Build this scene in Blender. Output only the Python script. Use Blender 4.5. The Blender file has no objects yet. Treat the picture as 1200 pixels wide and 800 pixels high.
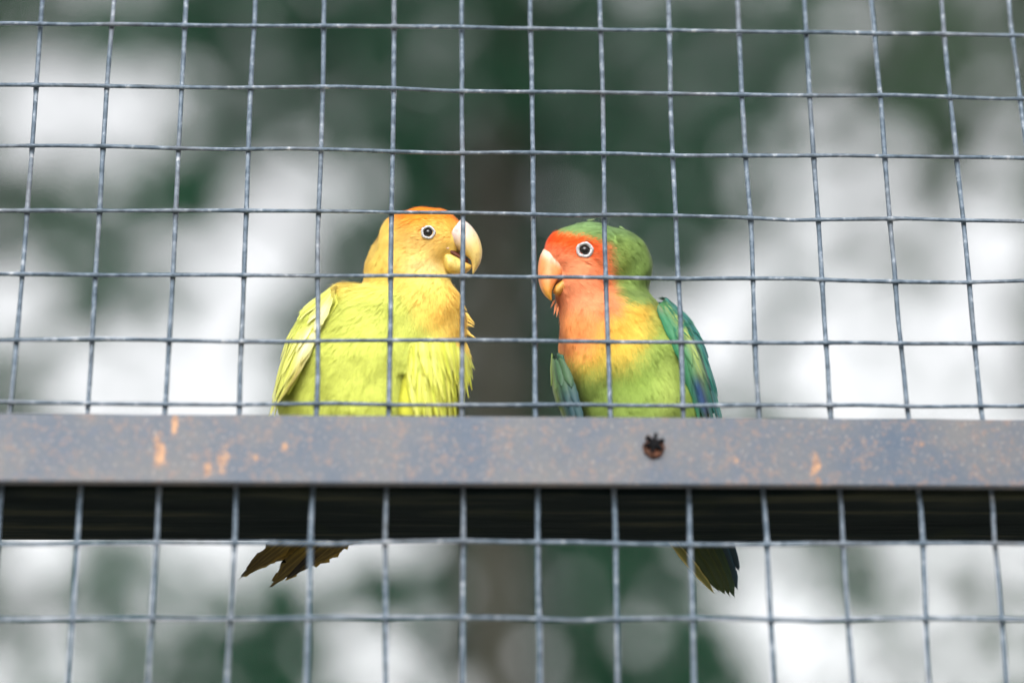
import bpy, math, random
import numpy as np
from mathutils import Vector, Matrix

random.seed(7)
rng = np.random.default_rng(11)
sc = bpy.context.scene
COL = sc.collection

# ------------------------------------------------------------------ camera
FPX = 3000.0                                   # focal length in photo pixels (1200 wide)
TH, PS, RO, DIST = math.radians(24), math.radians(2.652), math.radians(-0.651), 0.8846
ZC = 1.80                                      # height of the wire mesh point in the picture centre
f_ = np.array([math.sin(PS)*math.cos(TH), math.cos(PS)*math.cos(TH), math.sin(TH)])
r_ = np.array([math.cos(PS), -math.sin(PS), 0.0])
u_ = np.cross(r_, f_)
RV = r_*math.cos(RO) + u_*math.sin(RO)
UV = -r_*math.sin(RO) + u_*math.cos(RO)
FV = f_
CAM = np.array([0, 0, ZC]) - DIST*f_


def P(px, py, y=0.0):
    """photo pixel + depth y (metres behind the wire mesh plane) -> world point"""
    d = FV + RV*(px-600)/FPX - UV*(py-400)/FPX
    return CAM + d*((y-CAM[1])/d[1])


def proj(X):
    v = X-CAM
    z = v@FV
    return 600+FPX*(v@RV)/z, 400-FPX*(v@UV)/z


cd = bpy.data.cameras.new('camera')
cam = bpy.data.objects.new('camera', cd)
COL.objects.link(cam)
M = Matrix.Identity(4)
for i in range(3):
    M[i][0] = RV[i]; M[i][1] = UV[i]; M[i][2] = -FV[i]; M[i][3] = CAM[i]
cam.matrix_world = M
cd.sensor_width = 36.0
cd.lens = 36.0*FPX/1200
cd.clip_start = 0.02
cd.clip_end = 2000
cd.dof.use_dof = True
cd.dof.focus_distance = float((P(600, 300, .012)-CAM)@FV)
cd.dof.aperture_fstop = 3.1
sc.camera = cam

# ------------------------------------------------------------------ sky, sun, exposure
SUN_EL, SUN_AZ = math.radians(35), math.radians(188)   # high, behind the camera and to its left
w = bpy.data.worlds.new('World')
sc.world = w
w.use_nodes = True
nt = w.node_tree
bg = nt.nodes['Background']
sky = nt.nodes.new('ShaderNodeTexSky')
sky.sky_type = 'NISHITA'
sky.sun_disc = False
sky.sun_elevation = SUN_EL
sky.sun_rotation = SUN_AZ
sky.air_density = 1.2
sky.dust_density = 4.0
hs = nt.nodes.new('ShaderNodeHueSaturation')
hs.inputs['Saturation'].default_value = 0.08
nt.links.new(sky.outputs[0], hs.inputs['Color'])
nt.links.new(hs.outputs[0], bg.inputs[0])
bg.inputs[1].default_value = 0.125
sd = bpy.data.lights.new('sun', 'SUN')
sd.energy = 1.1
sd.angle = math.radians(50)
sd.color = (1, .975, .945)
sun = bpy.data.objects.new('sun', sd)
COL.objects.link(sun)
sdir = Vector((math.sin(SUN_AZ)*math.cos(SUN_EL), math.cos(SUN_AZ)*math.cos(SUN_EL), math.sin(SUN_EL)))
sun.rotation_euler = (-sdir).to_track_quat('-Z', 'Y').to_euler()
sun.location = sdir*20
sc.view_settings.view_transform = 'Standard'
sc.view_settings.look = 'None'
sc.view_settings.gamma = 1
sc.view_settings.exposure = 1.22
sc.render.engine = 'CYCLES'
sc.cycles.use_denoising = True
sc.cycles.max_bounces = 8

# ------------------------------------------------------------------ helpers


def lin(c):
    c = np.asarray(c, float)/255.0
    return np.where(c <= .04045, c/12.92, ((c+.055)/1.055)**2.4)


def sstep(a, b, x):
    t = np.clip((x-a)/(b-a), 0, 1)
    return t*t*(3-2*t)


def mesh_from(name, verts, faces, cols=None, normals=None, smooth=True):
    me = bpy.data.meshes.new(name)
    me.from_pydata(np.asarray(verts).tolist(), [], np.asarray(faces).tolist() if isinstance(faces, np.ndarray) else faces)
    if cols is not None:
        ca = me.color_attributes.new('Col', 'FLOAT_COLOR', 'POINT')
        c4 = np.ones((len(verts), 4), np.float32)
        c4[:, :3] = cols
        ca.data.foreach_set('color', c4.ravel())
    if smooth:
        me.polygons.foreach_set('use_smooth', [True]*len(me.polygons))
    if normals is not None:
        me.normals_split_custom_set_from_vertices(np.asarray(normals).tolist())
    me.update()
    return me


def link(name, me, mat=None, parent=None):
    o = bpy.data.objects.new(name, me)
    COL.objects.link(o)
    if mat is not None and me is not None and not me.materials:
        me.materials.append(mat)
    if parent is not None:
        o.parent = parent
        o.matrix_parent_inverse = Matrix.Translation(parent.location).inverted() if parent.parent is None else Matrix.Identity(4)
    return o


def empty(name, loc, label, cat, group=None):
    o = bpy.data.objects.new(name, None)
    COL.objects.link(o)
    o.location = Vector([float(c) for c in loc])
    o.empty_display_size = .02
    o['label'] = label
    o['category'] = cat
    if group:
        o['group'] = group
    return o


def principled(name, color=(.5, .5, .5), rough=.5, metal=0., spec=.5):
    m = bpy.data.materials.new(name)
    m.use_nodes = True
    b = m.node_tree.nodes['Principled BSDF']
    b.inputs['Base Color'].default_value = (*color, 1)
    b.inputs['Roughness'].default_value = rough
    b.inputs['Metallic'].default_value = metal
    b.inputs['Specular IOR Level'].default_value = spec
    return m, m.node_tree, b


def noise(nt, scale, detail=4, rough=.55, vec=None, stretch=None):
    n = nt.nodes.new('ShaderNodeTexNoise')
    n.inputs['Scale'].default_value = scale
    n.inputs['Detail'].default_value = detail
    n.inputs['Roughness'].default_value = rough
    if vec is None:
        tc = nt.nodes.new('ShaderNodeTexCoord')
        vec = tc.outputs['Object']
    if stretch:
        mp = nt.nodes.new('ShaderNodeMapping')
        mp.inputs['Scale'].default_value = stretch
        nt.links.new(vec, mp.inputs['Vector'])
        vec = mp.outputs[0]
    nt.links.new(vec, n.inputs['Vector'])
    return n.outputs['Fac']


def ramp(nt, fac, stops):
    r = nt.nodes.new('ShaderNodeValToRGB')
    el = r.color_ramp.elements
    while len(el) < len(stops):
        el.new(.5)
    for e, (p, c) in zip(el, stops):
        e.position = p
        e.color = (*c, 1) if len(c) == 3 else c
    nt.links.new(fac, r.inputs[0])
    return r.outputs[0]


def mix(nt, fac, a, b, blend='MIX'):
    m = nt.nodes.new('ShaderNodeMix')
    m.data_type = 'RGBA'
    m.blend_type = blend
    for sock, v in ((m.inputs[0], fac), (m.inputs[6], a), (m.inputs[7], b)):
        if hasattr(v, 'links'):
            nt.links.new(v, sock)
        elif isinstance(v, (int, float)):
            sock.default_value = v
        else:
            sock.default_value = (*v, 1)
    return m.outputs[2]


def bump(nt, bsdf, h, strength, dist):
    b = nt.nodes.new('ShaderNodeBump')
    b.inputs['Strength'].default_value = strength
    b.inputs['Distance'].default_value = dist
    nt.links.new(h, b.inputs['Height'])
    nt.links.new(b.outputs[0], bsdf.inputs['Normal'])


def tube(pts, radii, sides=8, cap=True):
    """swept tube through pts -> verts, faces"""
    pts = np.asarray(pts, float)
    n = len(pts)
    tg = np.gradient(pts, axis=0)
    tg /= np.linalg.norm(tg, axis=1)[:, None]+1e-12
    ref = np.array([0, 0, 1.]) if abs(tg[0][2]) < .9 else np.array([1., 0, 0])
    vs, fs = [], []
    a = np.linspace(0, 2*math.pi, sides, endpoint=False)
    for i in range(n):
        x = ref-tg[i]*(ref@tg[i])
        x /= np.linalg.norm(x)+1e-12
        yv = np.cross(tg[i], x)
        ref = x
        for q in a:
            vs.append(pts[i]+radii[i]*(x*math.cos(q)+yv*math.sin(q)))
    for i in range(n-1):
        for k in range(sides):
            k2 = (k+1) % sides
            fs.append([i*sides+k, i*sides+k2, (i+1)*sides+k2, (i+1)*sides+k])
    if cap:
        fs.append(list(range(sides))[::-1])
        fs.append([(n-1)*sides+k for k in range(sides)])
    return np.array(vs), fs


def box_mesh(name, lo, hi, bevel=0.0):
    import bmesh
    bm = bmesh.new()
    bmesh.ops.create_cube(bm, size=1)
    for v in bm.verts:
        v.co = Vector([lo[i]+(v.co[i]+.5)*(hi[i]-lo[i]) for i in range(3)])
    if bevel:
        bmesh.ops.bevel(bm, geom=list(bm.edges), offset=bevel, segments=3, affect='EDGES', profile=.6)
    me = bpy.data.meshes.new(name)
    bm.to_mesh(me)
    bm.free()
    return me


# ------------------------------------------------------------------ materials
def mat_attr(name, rough=.7, spec=.3, sheen=0.0, trans=0.0):
    m, n, b = principled(name, rough=rough, spec=spec)
    at = n.nodes.new('ShaderNodeAttribute')
    at.attribute_name = 'Col'
    n.links.new(at.outputs['Color'], b.inputs['Base Color'])
    if sheen:
        b.inputs['Sheen Weight'].default_value = sheen
        b.inputs['Sheen Roughness'].default_value = .4
    if trans:
        tr = n.nodes.new('ShaderNodeBsdfTranslucent')
        n.links.new(at.outputs['Color'], tr.inputs['Color'])
        ms = n.nodes.new('ShaderNodeMixShader')
        ms.inputs[0].default_value = trans
        out = n.nodes['Material Output']
        n.links.new(b.outputs[0], ms.inputs[1])
        n.links.new(tr.outputs[0], ms.inputs[2])
        n.links.new(ms.outputs[0], out.inputs[0])
    return m, n, b


M_PLUME, _, _ = mat_attr('plumage_down', .8, .12, .15, .22)
M_SKIN, _, _ = mat_attr('plumage_base', .85, .1)
M_FEATHER, n_, b_ = mat_attr('flight_feather', .55, .3, .05, .12)
M_BEAK, n_, b_ = mat_attr('beak_horn', .45, .35)
b_.inputs['Subsurface Weight'].default_value = .25
b_.inputs['Subsurface Radius'].default_value = (1, .5, .25)
b_.inputs['Subsurface Scale'].default_value = .0012
at_ = [q for q in n_.nodes if q.type == 'ATTRIBUTE'][0].outputs['Color']
nz = noise(n_, 420, 5, .7, None, (1, 1, .45))
n_.links.new(mix(n_, 1.0, at_, ramp(n_, nz, [(.32, (.72, .64, .58)), (.5, (.95, .94, .93)), (.7, (1, 1, 1))]), 'MULTIPLY'), b_.inputs['Base Color'])
bump(n_, b_, nz, .35, .0006)
M_EYE, _, b_ = mat_attr('eye_gloss', .05, .5)
M_IRIS, _, _ = principled('iris_brown', (.035, .02, .012), .15)
M_RING, n_, b_ = principled('eye_ring_skin', (.60, .61, .61), .55)
n_.links.new(ramp(n_, noise(n_, 1800, 3), [(.35, (.34, .34, .35)), (.6, (.56, .57, .58))]), b_.inputs['Base Color'])
bump(n_, b_, noise(n_, 2600, 3), .8, .0005)
M_MOUTH, _, _ = principled('mouth_inside', (.10, .025, .015), .5)
M_FOOT, n_, b_ = principled('foot_skin', (.28, .24, .22), .6)
bump(n_, b_, noise(n_, 2200, 2), .5, .0005)

# galvanised wire
M_WIRE, n_, b_ = principled('galvanised_wire', (.35, .37, .40), .62, .1, .4)
nb = noise(n_, 260, 5, .7)
c = ramp(n_, nb, [(.30, (.022, .038, .054)), (.48, (.068, .098, .132)), (.60, (.135, .170, .212)), (.74, (.44, .46, .48))])
nl = noise(n_, 24, 3)
c = mix(n_, ramp(n_, nl, [(.5, (0, 0, 0)), (.75, (.45, .45, .45))]), c, (.165, .148, .138))
n_.links.new(c, b_.inputs['Base Color'])
bump(n_, b_, noise(n_, 700, 4, .7), .5, .0006)

# painted steel crossbar, speckled with rust
BAR_Y = -.008
M_BAR, n_, b_ = principled('weathered_steel', rough=.5, metal=.12, spec=.4)
tc = n_.nodes.new('ShaderNodeTexCoord').outputs['Object']
big = noise(n_, 34, 5, .6, tc)
c = ramp(n_, big, [(.30, (.027, .046, .076)), (.48, (.047, .058, .077)), (.66, (.072, .073, .078))])
sp = noise(n_, 330, 5, .75, tc)
c = mix(n_, ramp(n_, sp, [(.52, (0, 0, 0)), (.62, (.7, .7, .7))]), c, (.120, .082, .070))
sp2 = noise(n_, 620, 3, .7, tc)
c = mix(n_, ramp(n_, sp2, [(.59, (0, 0, 0)), (.66, (.8, .8, .8))]), c, (.165, .148, .138))
sp3 = noise(n_, 210, 6, .75, tc)
c = mix(n_, ramp(n_, sp3, [(.34, (.7, .7, .7)), (.45, (0, 0, 0))]), c, (.045, .06, .09))
# rust scars with their own places on the bar (x, z relative to bar centre)
sepx = n_.nodes.new('ShaderNodeSeparateXYZ')
n_.links.new(tc, sepx.inputs[0])


def math_node(nt, op, a, b=None, cl=False):
    m = nt.nodes.new('ShaderNodeMath')
    m.operation = op
    m.use_clamp = cl
    for s, v in ((m.inputs[0], a), (m.inputs[1], b)):
        if v is None:
            continue
        if hasattr(v, 'links'):
            nt.links.new(v, s)
        else:
            s.default_value = v
    return m.outputs[0]


BARC = P(600, 527.5, BAR_Y)                     # middle of the bar's front face
wob = noise(n_, 300, 6, .8, tc)
tot = None
for (px, py, rx, ry, amt) in ((186, 528, 9, 24, 1.0), (205, 496, 5, 14, .95), (262, 536, 10, 22, .75), (243, 548, 6, 15, .8), (955, 546, 9, 16, 1.0),
                              (959, 562, 6, 8, 1.0), (864, 540, 5, 8, .6), (334, 523, 6, 7, .7), (300, 536, 7, 9, .55), (560, 500, 9, 5, .4), (30, 540, 10, 12, .4), (1080, 520, 20, 14, .4)):
    q = P(px, py, BAR_Y)
    dx = math_node(n_, 'DIVIDE', math_node(n_, 'SUBTRACT', sepx.outputs[0], float(q[0])), rx*.295e-3*1.3)
    dz = math_node(n_, 'DIVIDE', math_node(n_, 'SUBTRACT', sepx.outputs[2], float(q[2])), ry*.32e-3*1.3)
    d = math_node(n_, 'SQRT', math_node(n_, 'ADD', math_node(n_, 'MULTIPLY', dx, dx), math_node(n_, 'MULTIPLY', dz, dz)))
    v = math_node(n_, 'MULTIPLY', math_node(n_, 'SUBTRACT', 1.0, d, True), amt)
    tot = v if tot is None else math_node(n_, 'MAXIMUM', tot, v)
m1 = math_node(n_, 'ADD', tot, math_node(n_, 'MULTIPLY', math_node(n_, 'SUBTRACT', wob, .5), 2.4))
m1 = math_node(n_, 'MULTIPLY', ramp(n_, m1, [(.30, (0, 0, 0)), (.62, (1, 1, 1))]), math_node(n_, 'MULTIPLY', tot, 2.2, True))
c = mix(n_, m1, c, ramp(n_, sp, [(.4, (.13, .072, .05)), (.60, (.32, .17, .08))]))
n_.links.new(c, b_.inputs['Base Color'])
bump(n_, b_, sp, .35, .0005)

M_BEAM, n_, b_ = principled('shade_dark_timber', rough=.9, spec=.05)  # dark weathered timber, with the underside's shade put into the colour
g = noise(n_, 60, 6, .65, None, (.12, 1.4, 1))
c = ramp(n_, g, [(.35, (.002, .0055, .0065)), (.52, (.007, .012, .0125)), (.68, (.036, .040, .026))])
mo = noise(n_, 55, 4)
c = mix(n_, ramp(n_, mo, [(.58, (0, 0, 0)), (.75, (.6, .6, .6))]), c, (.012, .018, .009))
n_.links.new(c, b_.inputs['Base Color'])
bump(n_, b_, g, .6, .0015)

M_SCREW, n_, b_ = principled('rusty_screw', rough=.8, metal=.2)
n_.links.new(ramp(n_, noise(n_, 700, 4), [(.4, (.05, .025, .015)), (.65, (.17, .06, .03))]), b_.inputs['Base Color'])
M_SLOT, _, _ = principled('screw_recess', (.006, .006, .007), .8, 0, .05)

M_GROUND, n_, b_ = principled('pale_bounce_ground', rough=.95, spec=.2)  # unseen ground, made pale to bounce light up onto the birds
n_.links.new(ramp(n_, noise(n_, .6, 8, .7), [(.35, (.20, .18, .15)), (.55, (.30, .28, .24)), (.72, (.36, .33, .29))]), b_.inputs['Base Color'])

M_BARK, n_, b_ = principled('bark', rough=.9, spec=.2)
g = noise(n_, 9, 6, .65, None, (1, 1, .25))
n_.links.new(ramp(n_, g, [(.35, (.036, .037, .027)), (.6, (.080, .080, .064))]), b_.inputs['Base Color'])
bump(n_, b_, g, 1, .03)
M_LEAF, _, _ = mat_attr('leaf', .7, .1, 0, .25)

# ------------------------------------------------------------------ ground
gs = 600
gn = 60
xs = np.linspace(-gs, gs, gn)
gv = [(x, y, .25*math.sin(x*.05)*math.cos(y*.043)*min(1, (abs(x)+abs(y))/60)) for y in xs for x in xs]
gf = [[j*gn+i, j*gn+i+1, (j+1)*gn+i+1, (j+1)*gn+i] for j in range(gn-1) for i in range(gn-1)]
go = link('ground', mesh_from('ground', gv, gf), M_GROUND)
go['kind'] = 'structure'

# ------------------------------------------------------------------ trees beyond the aviary
# share of sky seen through the foliage, by direction: brightness read every 50 px along rows of the photo
BY = np.array([20, 60, 100, 140, 180, 220, 260, 300, 340, 380, 420, 460, 560, 650, 690, 730, 770])
BLEV = np.array([
    [65, 60, 60, 65, 60, 62, 65, 60, 60, 65, 60, 62, 62, 58, 62, 62, 70, 65, 75, 140, 85, 65, 62, 80],
    [110, 110, 90, 75, 65, 62, 65, 62, 65, 85, 80, 60, 60, 58, 62, 62, 65, 70, 95, 165, 100, 75, 80, 110],
    [190, 200, 195, 175, 130, 75, 85, 72, 68, 95, 85, 60, 58, 58, 60, 62, 62, 65, 105, 155, 100, 80, 85, 130],
    [205, 215, 215, 205, 165, 75, 90, 80, 72, 75, 70, 60, 58, 58, 58, 65, 75, 80, 110, 130, 105, 90, 85, 150],
    [165, 195, 205, 180, 110, 140, 150, 140, 125, 80, 70, 60, 55, 58, 60, 75, 80, 105, 150, 200, 190, 110, 100, 170],
    [120, 140, 150, 120, 100, 190, 200, 195, 150, 85, 70, 60, 58, 58, 60, 65, 95, 150, 185, 205, 200, 125, 150, 195],
    [130, 105, 110, 120, 150, 205, 210, 190, 130, 80, 70, 60, 58, 60, 60, 70, 125, 180, 195, 205, 195, 150, 195, 225],
    [150, 130, 125, 140, 190, 215, 220, 160, 130, 90, 70, 60, 58, 60, 65, 100, 150, 200, 205, 205, 205, 215, 235, 235],
    [190, 175, 130, 170, 205, 220, 215, 120, 110, 85, 75, 70, 65, 65, 90, 190, 215, 215, 205, 225, 230, 240, 235, 235],
    [195, 160, 140, 195, 220, 220, 190, 140, 110, 85, 75, 75, 65, 65, 95, 205, 225, 220, 230, 245, 245, 240, 235, 235],
    [150, 185, 220, 240, 230, 215, 185, 150, 115, 90, 80, 75, 65, 65, 90, 190, 215, 225, 220, 245, 250, 235, 225, 235],
    [140, 190, 235, 245, 235, 225, 200, 160, 120, 95, 80, 75, 65, 65, 80, 140, 180, 140, 200, 235, 240, 215, 230, 235],
    [170, 180, 200, 210, 220, 210, 190, 170, 150, 130, 110, 85, 70, 70, 70, 100, 150, 160, 190, 170, 180, 200, 215, 230],
    [205, 180, 170, 200, 215, 215, 190, 205, 200, 190, 170, 95, 75, 80, 65, 75, 130, 195, 170, 120, 130, 190, 210, 225],
    [160, 165, 150, 190, 200, 170, 125, 165, 130, 120, 120, 85, 75, 90, 60, 70, 100, 205, 205, 150, 135, 175, 180, 200],
    [90, 150, 120, 130, 110, 100, 100, 120, 170, 150, 125, 85, 95, 80, 55, 120, 90, 215, 225, 215, 190, 195, 180, 170],
    [170, 170, 120, 120, 125, 80, 75, 130, 190, 185, 120, 90, 110, 90, 60, 130, 85, 215, 235, 225, 200, 205, 190, 165]], float)
BMAP = ((BLEV/255)**2.2-.045)/.82
_pad = np.pad(BMAP, 1, mode='edge')
_blur = (_pad[:-2, 1:-1]+_pad[2:, 1:-1]+_pad[1:-1, :-2]+_pad[1:-1, 2:]+_pad[:-2, :-2]*.5+_pad[2:, 2:]*.5+_pad[:-2, 2:]*.5+_pad[2:, :-2]*.5+BMAP)/7
BMAP = np.clip(BMAP+1.3*(BMAP-_blur), .003, 1)


def sky_share(px, py):
    inside = (px > -20) & (px < 1220) & (py > -20) & (py < 820)
    fx = np.clip((px-25)/50, 0, 22.999)
    iy = np.clip(np.searchsorted(BY, py)-1, 0, len(BY)-2)
    fy = np.clip((py-BY[iy])/(BY[iy+1]-BY[iy]), 0, 1)
    ix = fx.astype(int)
    tx = fx-ix
    b = (BMAP[iy, ix]*(1-tx)+BMAP[iy, ix+1]*tx)*(1-fy)+(BMAP[iy+1, ix]*(1-tx)+BMAP[iy+1, ix+1]*tx)*fy
    o = .22+.3*np.sin(px*.011+1.3*np.sin(py*.007))*np.sin(py*.013+.8)
    return np.where(inside, b, np.clip(o, .02, .9))


TREES = [
    dict(name='tree', x=float(P(577, 400, 8.0)[0]), y=8.0, r=.125, h=8.5, label='out-of-focus tree whose trunk rises in the gap between the two birds', tone=(.015, .060, .032)),
    dict(name='tree', x=-2.75, y=9.6, r=.15, h=9.0, label='blurred leafy tree behind the yellow bird with bright gaps in its crown', tone=(.019, .060, .030)),
    dict(name='tree', x=2.95, y=9.2, r=.14, h=9.0, label='blurred thin-leaved tree behind the green bird, mostly bright sky through it', tone=(.024, .062, .026))]
tx = np.array([t['x'] for t in TREES])
LEAF, PER = .052, 9
a_leaf = LEAF*LEAF*.15
# openings in the foliage, one per patch, as wide as the share of sky in that direction asks for
CELL = 66
cx, cy = np.meshgrid(np.arange(-560, 1760, CELL), np.arange(-430, 1240, CELL))
cx = (cx+np.where((np.arange(cx.shape[0]) % 2)[:, None] == 1, CELL/2, 0)+rng.uniform(-16, 16, cx.shape)).ravel()
cy = (cy+rng.uniform(-16, 16, cy.size).reshape(cy.shape)).ravel()
cb = sky_share(cx, cy)
cb = np.where(cb < .6, cb*(.7+.5*cb), cb)
cr = np.sqrt(np.clip(cb*.88, 0, 1)*CELL*CELL/math.pi)*np.where(cb > .72, 1.15, 1.0)*rng.uniform(.85, 1.12, cx.shape)
cr = np.where(cr < 5, 0, cr)
span_x, span_y = (-560, 1760), (-430, 1230)
D = 9.0
area = ((span_x[1]-span_x[0])*D/FPX)*((span_y[1]-span_y[0])*D/FPX)
N0 = int(4.3*area/(PER*a_leaf))
px = rng.uniform(*span_x, N0)
py = rng.uniform(*span_y, N0)


def in_gap(qx, qy, shrink=1.0):
    """true where a direction falls in an opening"""
    out = np.zeros(len(qx), bool)
    for k in range(0, len(qx), 20000):
        a, b_ = qx[k:k+20000, None], qy[k:k+20000, None]
        out[k:k+20000] = (((a-cx)**2+(b_-cy)**2) < (cr*shrink)**2).any(1)
    return out


keep = ~in_gap(px, py, .8)
px, py = px[keep], py[keep]
idx = np.arange(len(px))
dirs = FV+np.outer((px-600)/FPX, RV)-np.outer((py-400)/FPX, UV)
x9 = CAM[0]+dirs[:, 0]*(9.0-CAM[1])/dirs[:, 1]
own = np.argmin(np.abs(x9[:, None]-tx[None, :])+rng.normal(0, .35, (len(idx), 3)), axis=1)
depth = np.array([t['y'] for t in TREES])[own]+rng.normal(0, .75, len(idx))
depth = np.where((own == 0) & (np.abs(px-577) < 70) & (py > 150), 8.35+np.abs(rng.normal(0, .8, len(idx))), depth)
depth = np.clip(depth, 6.6, 11.8)
tw = CAM+dirs*((depth-CAM[1])/dirs[:, 1])[:, None]
keep = tw[:, 2] > 1.6
tw, own = tw[keep], own[keep]

for ti, t in enumerate(TREES):
    root = empty('tree', (t['x'], t['y'], 0), t['label'], 'tree', 'trees beyond the aviary')
    mine = tw[own == ti]
    # crown of leaves
    cen = np.repeat(mine, PER, axis=0)+rng.normal(0, .045, (len(mine)*PER, 3))
    lx, ly = proj(cen)
    cen = cen[~in_gap(lx, ly)]
    n = len(cen)
    ax = rng.normal(0, 1, (n, 3)); ax[:, 2] -= .4
    ax /= np.linalg.norm(ax, axis=1)[:, None]
    sd_ = np.cross(ax, rng.normal(0, 1, (n, 3)))
    sd_ /= np.linalg.norm(sd_, axis=1)[:, None]
    nn = np.cross(ax, sd_)
    L = LEAF*rng.uniform(.75, 1.35, n)[:, None]
    W = L*.28
    v = np.stack([cen-ax*L*.5, cen-ax*L*.05+sd_*W+nn*W*.3, cen+ax*L*.5, cen-ax*L*.05-sd_*W+nn*W*.3], 1).reshape(-1, 3)
    k = np.arange(n)*4
    fc = np.concatenate([np.stack([k, k+1, k+2], 1), np.stack([k, k+2, k+3], 1)])
    tone = np.array(t['tone'])*rng.uniform(.65, 1.4, (n, 1))*rng.uniform(.9, 1.12, (n, 3))
    crown = link('crown', mesh_from('crown', v, fc, np.repeat(tone, 4, axis=0), smooth=False), M_LEAF, root)
    # trunk, gently bent, flared at the foot
    hz = np.linspace(0, t['h'], 26)
    pts = np.stack([t['x']+.05*np.sin(hz*.9+ti*2)+.03*np.sin(hz*2.1), t['y']+.06*np.sin(hz*.7+ti), hz-.05], 1)
    if ti == 0:
        pts[:, 0] = t['x']+.02*np.sin(hz*2.1)+.012*(hz-4.8)
    rad = t['r']*(1.12-.065*hz)*(1+.7*np.exp(-hz*3.5))
    vs, fs = tube(pts, np.maximum(rad, .02), 14)
    vs = vs+rng.normal(0, .003, vs.shape)
    trunk = link('trunk', mesh_from('trunk', vs, fs), M_BARK, root)
    # limbs reaching to the twigs
    for k in range(26):
        e = mine[rng.integers(len(mine))]
        hz0 = max(1.6, min(t['h']-1.0, e[2]-rng.uniform(.3, 1.4)))
        p0 = np.array([np.interp(hz0, hz, pts[:, 0]), np.interp(hz0, hz, pts[:, 1]), hz0])
        s = np.linspace(0, 1, 9)[:, None]
        mid = (p0+e)/2+np.array([0, 0, -.12])+rng.normal(0, .1, 3)
        q = (1-s)**2*p0+2*s*(1-s)*mid+s*s*e
        rr = t['r']*rng.uniform(.22, .38)*(1-.88*s[:, 0])
        vs, fs = tube(q, rr, 6)
        link('limb', mesh_from('limb', vs, fs), M_BARK, root)

# ------------------------------------------------------------------ aviary frame
XL, XR = -.46, .46
BAR_T = float(P(600, 487.5, BAR_Y)[2])
BAR_B = float(P(600, 566.5, BAR_Y)[2])
# back edge of the perch beam, whose underside is seen from below
d636 = FV-UV*(635.0-400)/FPX
BEAM_Z0 = BAR_B+.0006
BEAM_Y1 = float(CAM[1]+d636[1]*(BEAM_Z0-CAM[2])/d636[2])
BEAM_Z1 = BAR_T-.0015
frame = empty('aviary_frame', (0, 0, 0), 'weathered grey steel aviary frame whose rust-spotted crossbar runs in front of both birds', 'aviary frame')
bar = link('crossbar', box_mesh('crossbar', (XL, BAR_Y, BAR_B), (XR, BAR_Y+.0035, BAR_T), .0005), M_BAR, frame)
bar['label'] = 'flat grey steel bar speckled with orange rust'
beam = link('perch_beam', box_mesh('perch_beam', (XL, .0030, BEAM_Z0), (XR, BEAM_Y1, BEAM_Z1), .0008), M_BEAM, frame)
beam['label'] = 'dark timber beam the birds perch on, shade of its underside put into its colour'
for sx in (XL-.04, XR):
    link('post', box_mesh('post', (sx, BAR_Y, -.05), (sx+.04, .04, 2.55), .002), M_BAR, frame)
for z in (2.51, .12):
    link('rail', box_mesh('rail', (XL, BAR_Y, z), (XR, BAR_Y+.0055, z+.03), .001), M_BAR, frame)
# cross-head screw with its rusty ring
q = P(766, 526, BAR_Y)
n = 28
vs, fs = [], []
prof = [(.0037, 0), (.0036, .0009), (.0032, .0017), (.0025, .0020), (.0023, .0012), (.0, .0010)]
for (r, h) in prof:
    for k in range(n):
        a = 2*math.pi*k/n
        rr = r*(1+.05*math.sin(3*a)+.04*math.sin(7*a+1))
        vs.append((q[0]+rr*math.cos(a), BAR_Y-h, q[2]+rr*.92*math.sin(a)))
for j in range(len(prof)-1):
    for k in range(n):
        fs.append([j*n+k, j*n+(k+1) % n, (j+1)*n+(k+1) % n, (j+1)*n+k])
screw = link('screw', mesh_from('screw', np.array(vs), fs), M_SCREW, bar)
vs, fs = [], []
for k in range(3):                                # burred star-shaped recess plug
    a = k*math.pi/3+.3
    dx, dz = math.cos(a), math.sin(a)
    px_, pz_ = -dz, dx
    o = len(vs)
    for y in (-.0008, -.0030):
        for (l, wd) in ((-.0034, -.0006), (.0034, -.0006), (.0034, .0006), (-.0034, .0006)):
            vs.append((q[0]+dx*l+px_*wd, BAR_Y+y-.0001*k, q[2]+.0013+dz*l+pz_*wd))
    fs += [[o, o+1, o+5, o+4], [o+1, o+2, o+6, o+5], [o+2, o+3, o+7, o+6], [o+3, o, o+4, o+7], [o+4, o+5, o+6, o+7], [o+3, o+2, o+1, o]]
link('screw_slot', mesh_from('screw_slot', np.array(vs), fs, smooth=False), M_SLOT, bar)

# ------------------------------------------------------------------ wire mesh
TOPX = [47, 131, 216, 297, 379, 461, 542, 623, 704, 785, 867, 945, 1025, 1107, 1187]
BOTX = [12, 102, 194, 281, 369, 456, 542, 629, 714, 800, 889, 973, 1063, 1150, 1238]
L590 = [1, 93, 186, 275, 364, 454, 543, 631, 719, 807, 897, 987, 1078, 1166, 1256]
L795 = [-12, 80, 175, 266, 359, 451, 541, 633, 725, 814, 908, 999, 1091, 1181, 1272]
ROWS = [(30, 34, 43), (101, 107, 116), (173, 179, 188), (246, 251, 261), (322, 325, 331), (398, 400, 404), (473, 475, 476), (556, 556, 557), (637, 636, 638), (727, 724.5, 726.5)]
Z_LO, Z_HI = 1.45, 2.10
panel = empty('wire_mesh', (0, 0, Z_LO), 'square galvanised wire mesh stretched across the aviary in front of the birds', 'wire mesh')
RW_V, RW_H = .00085, .00073


def wobble(n, amp, step):
    k = int(n/step)+4
    return np.interp(np.arange(n)/step, np.arange(k), rng.normal(0, amp, k))


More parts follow.
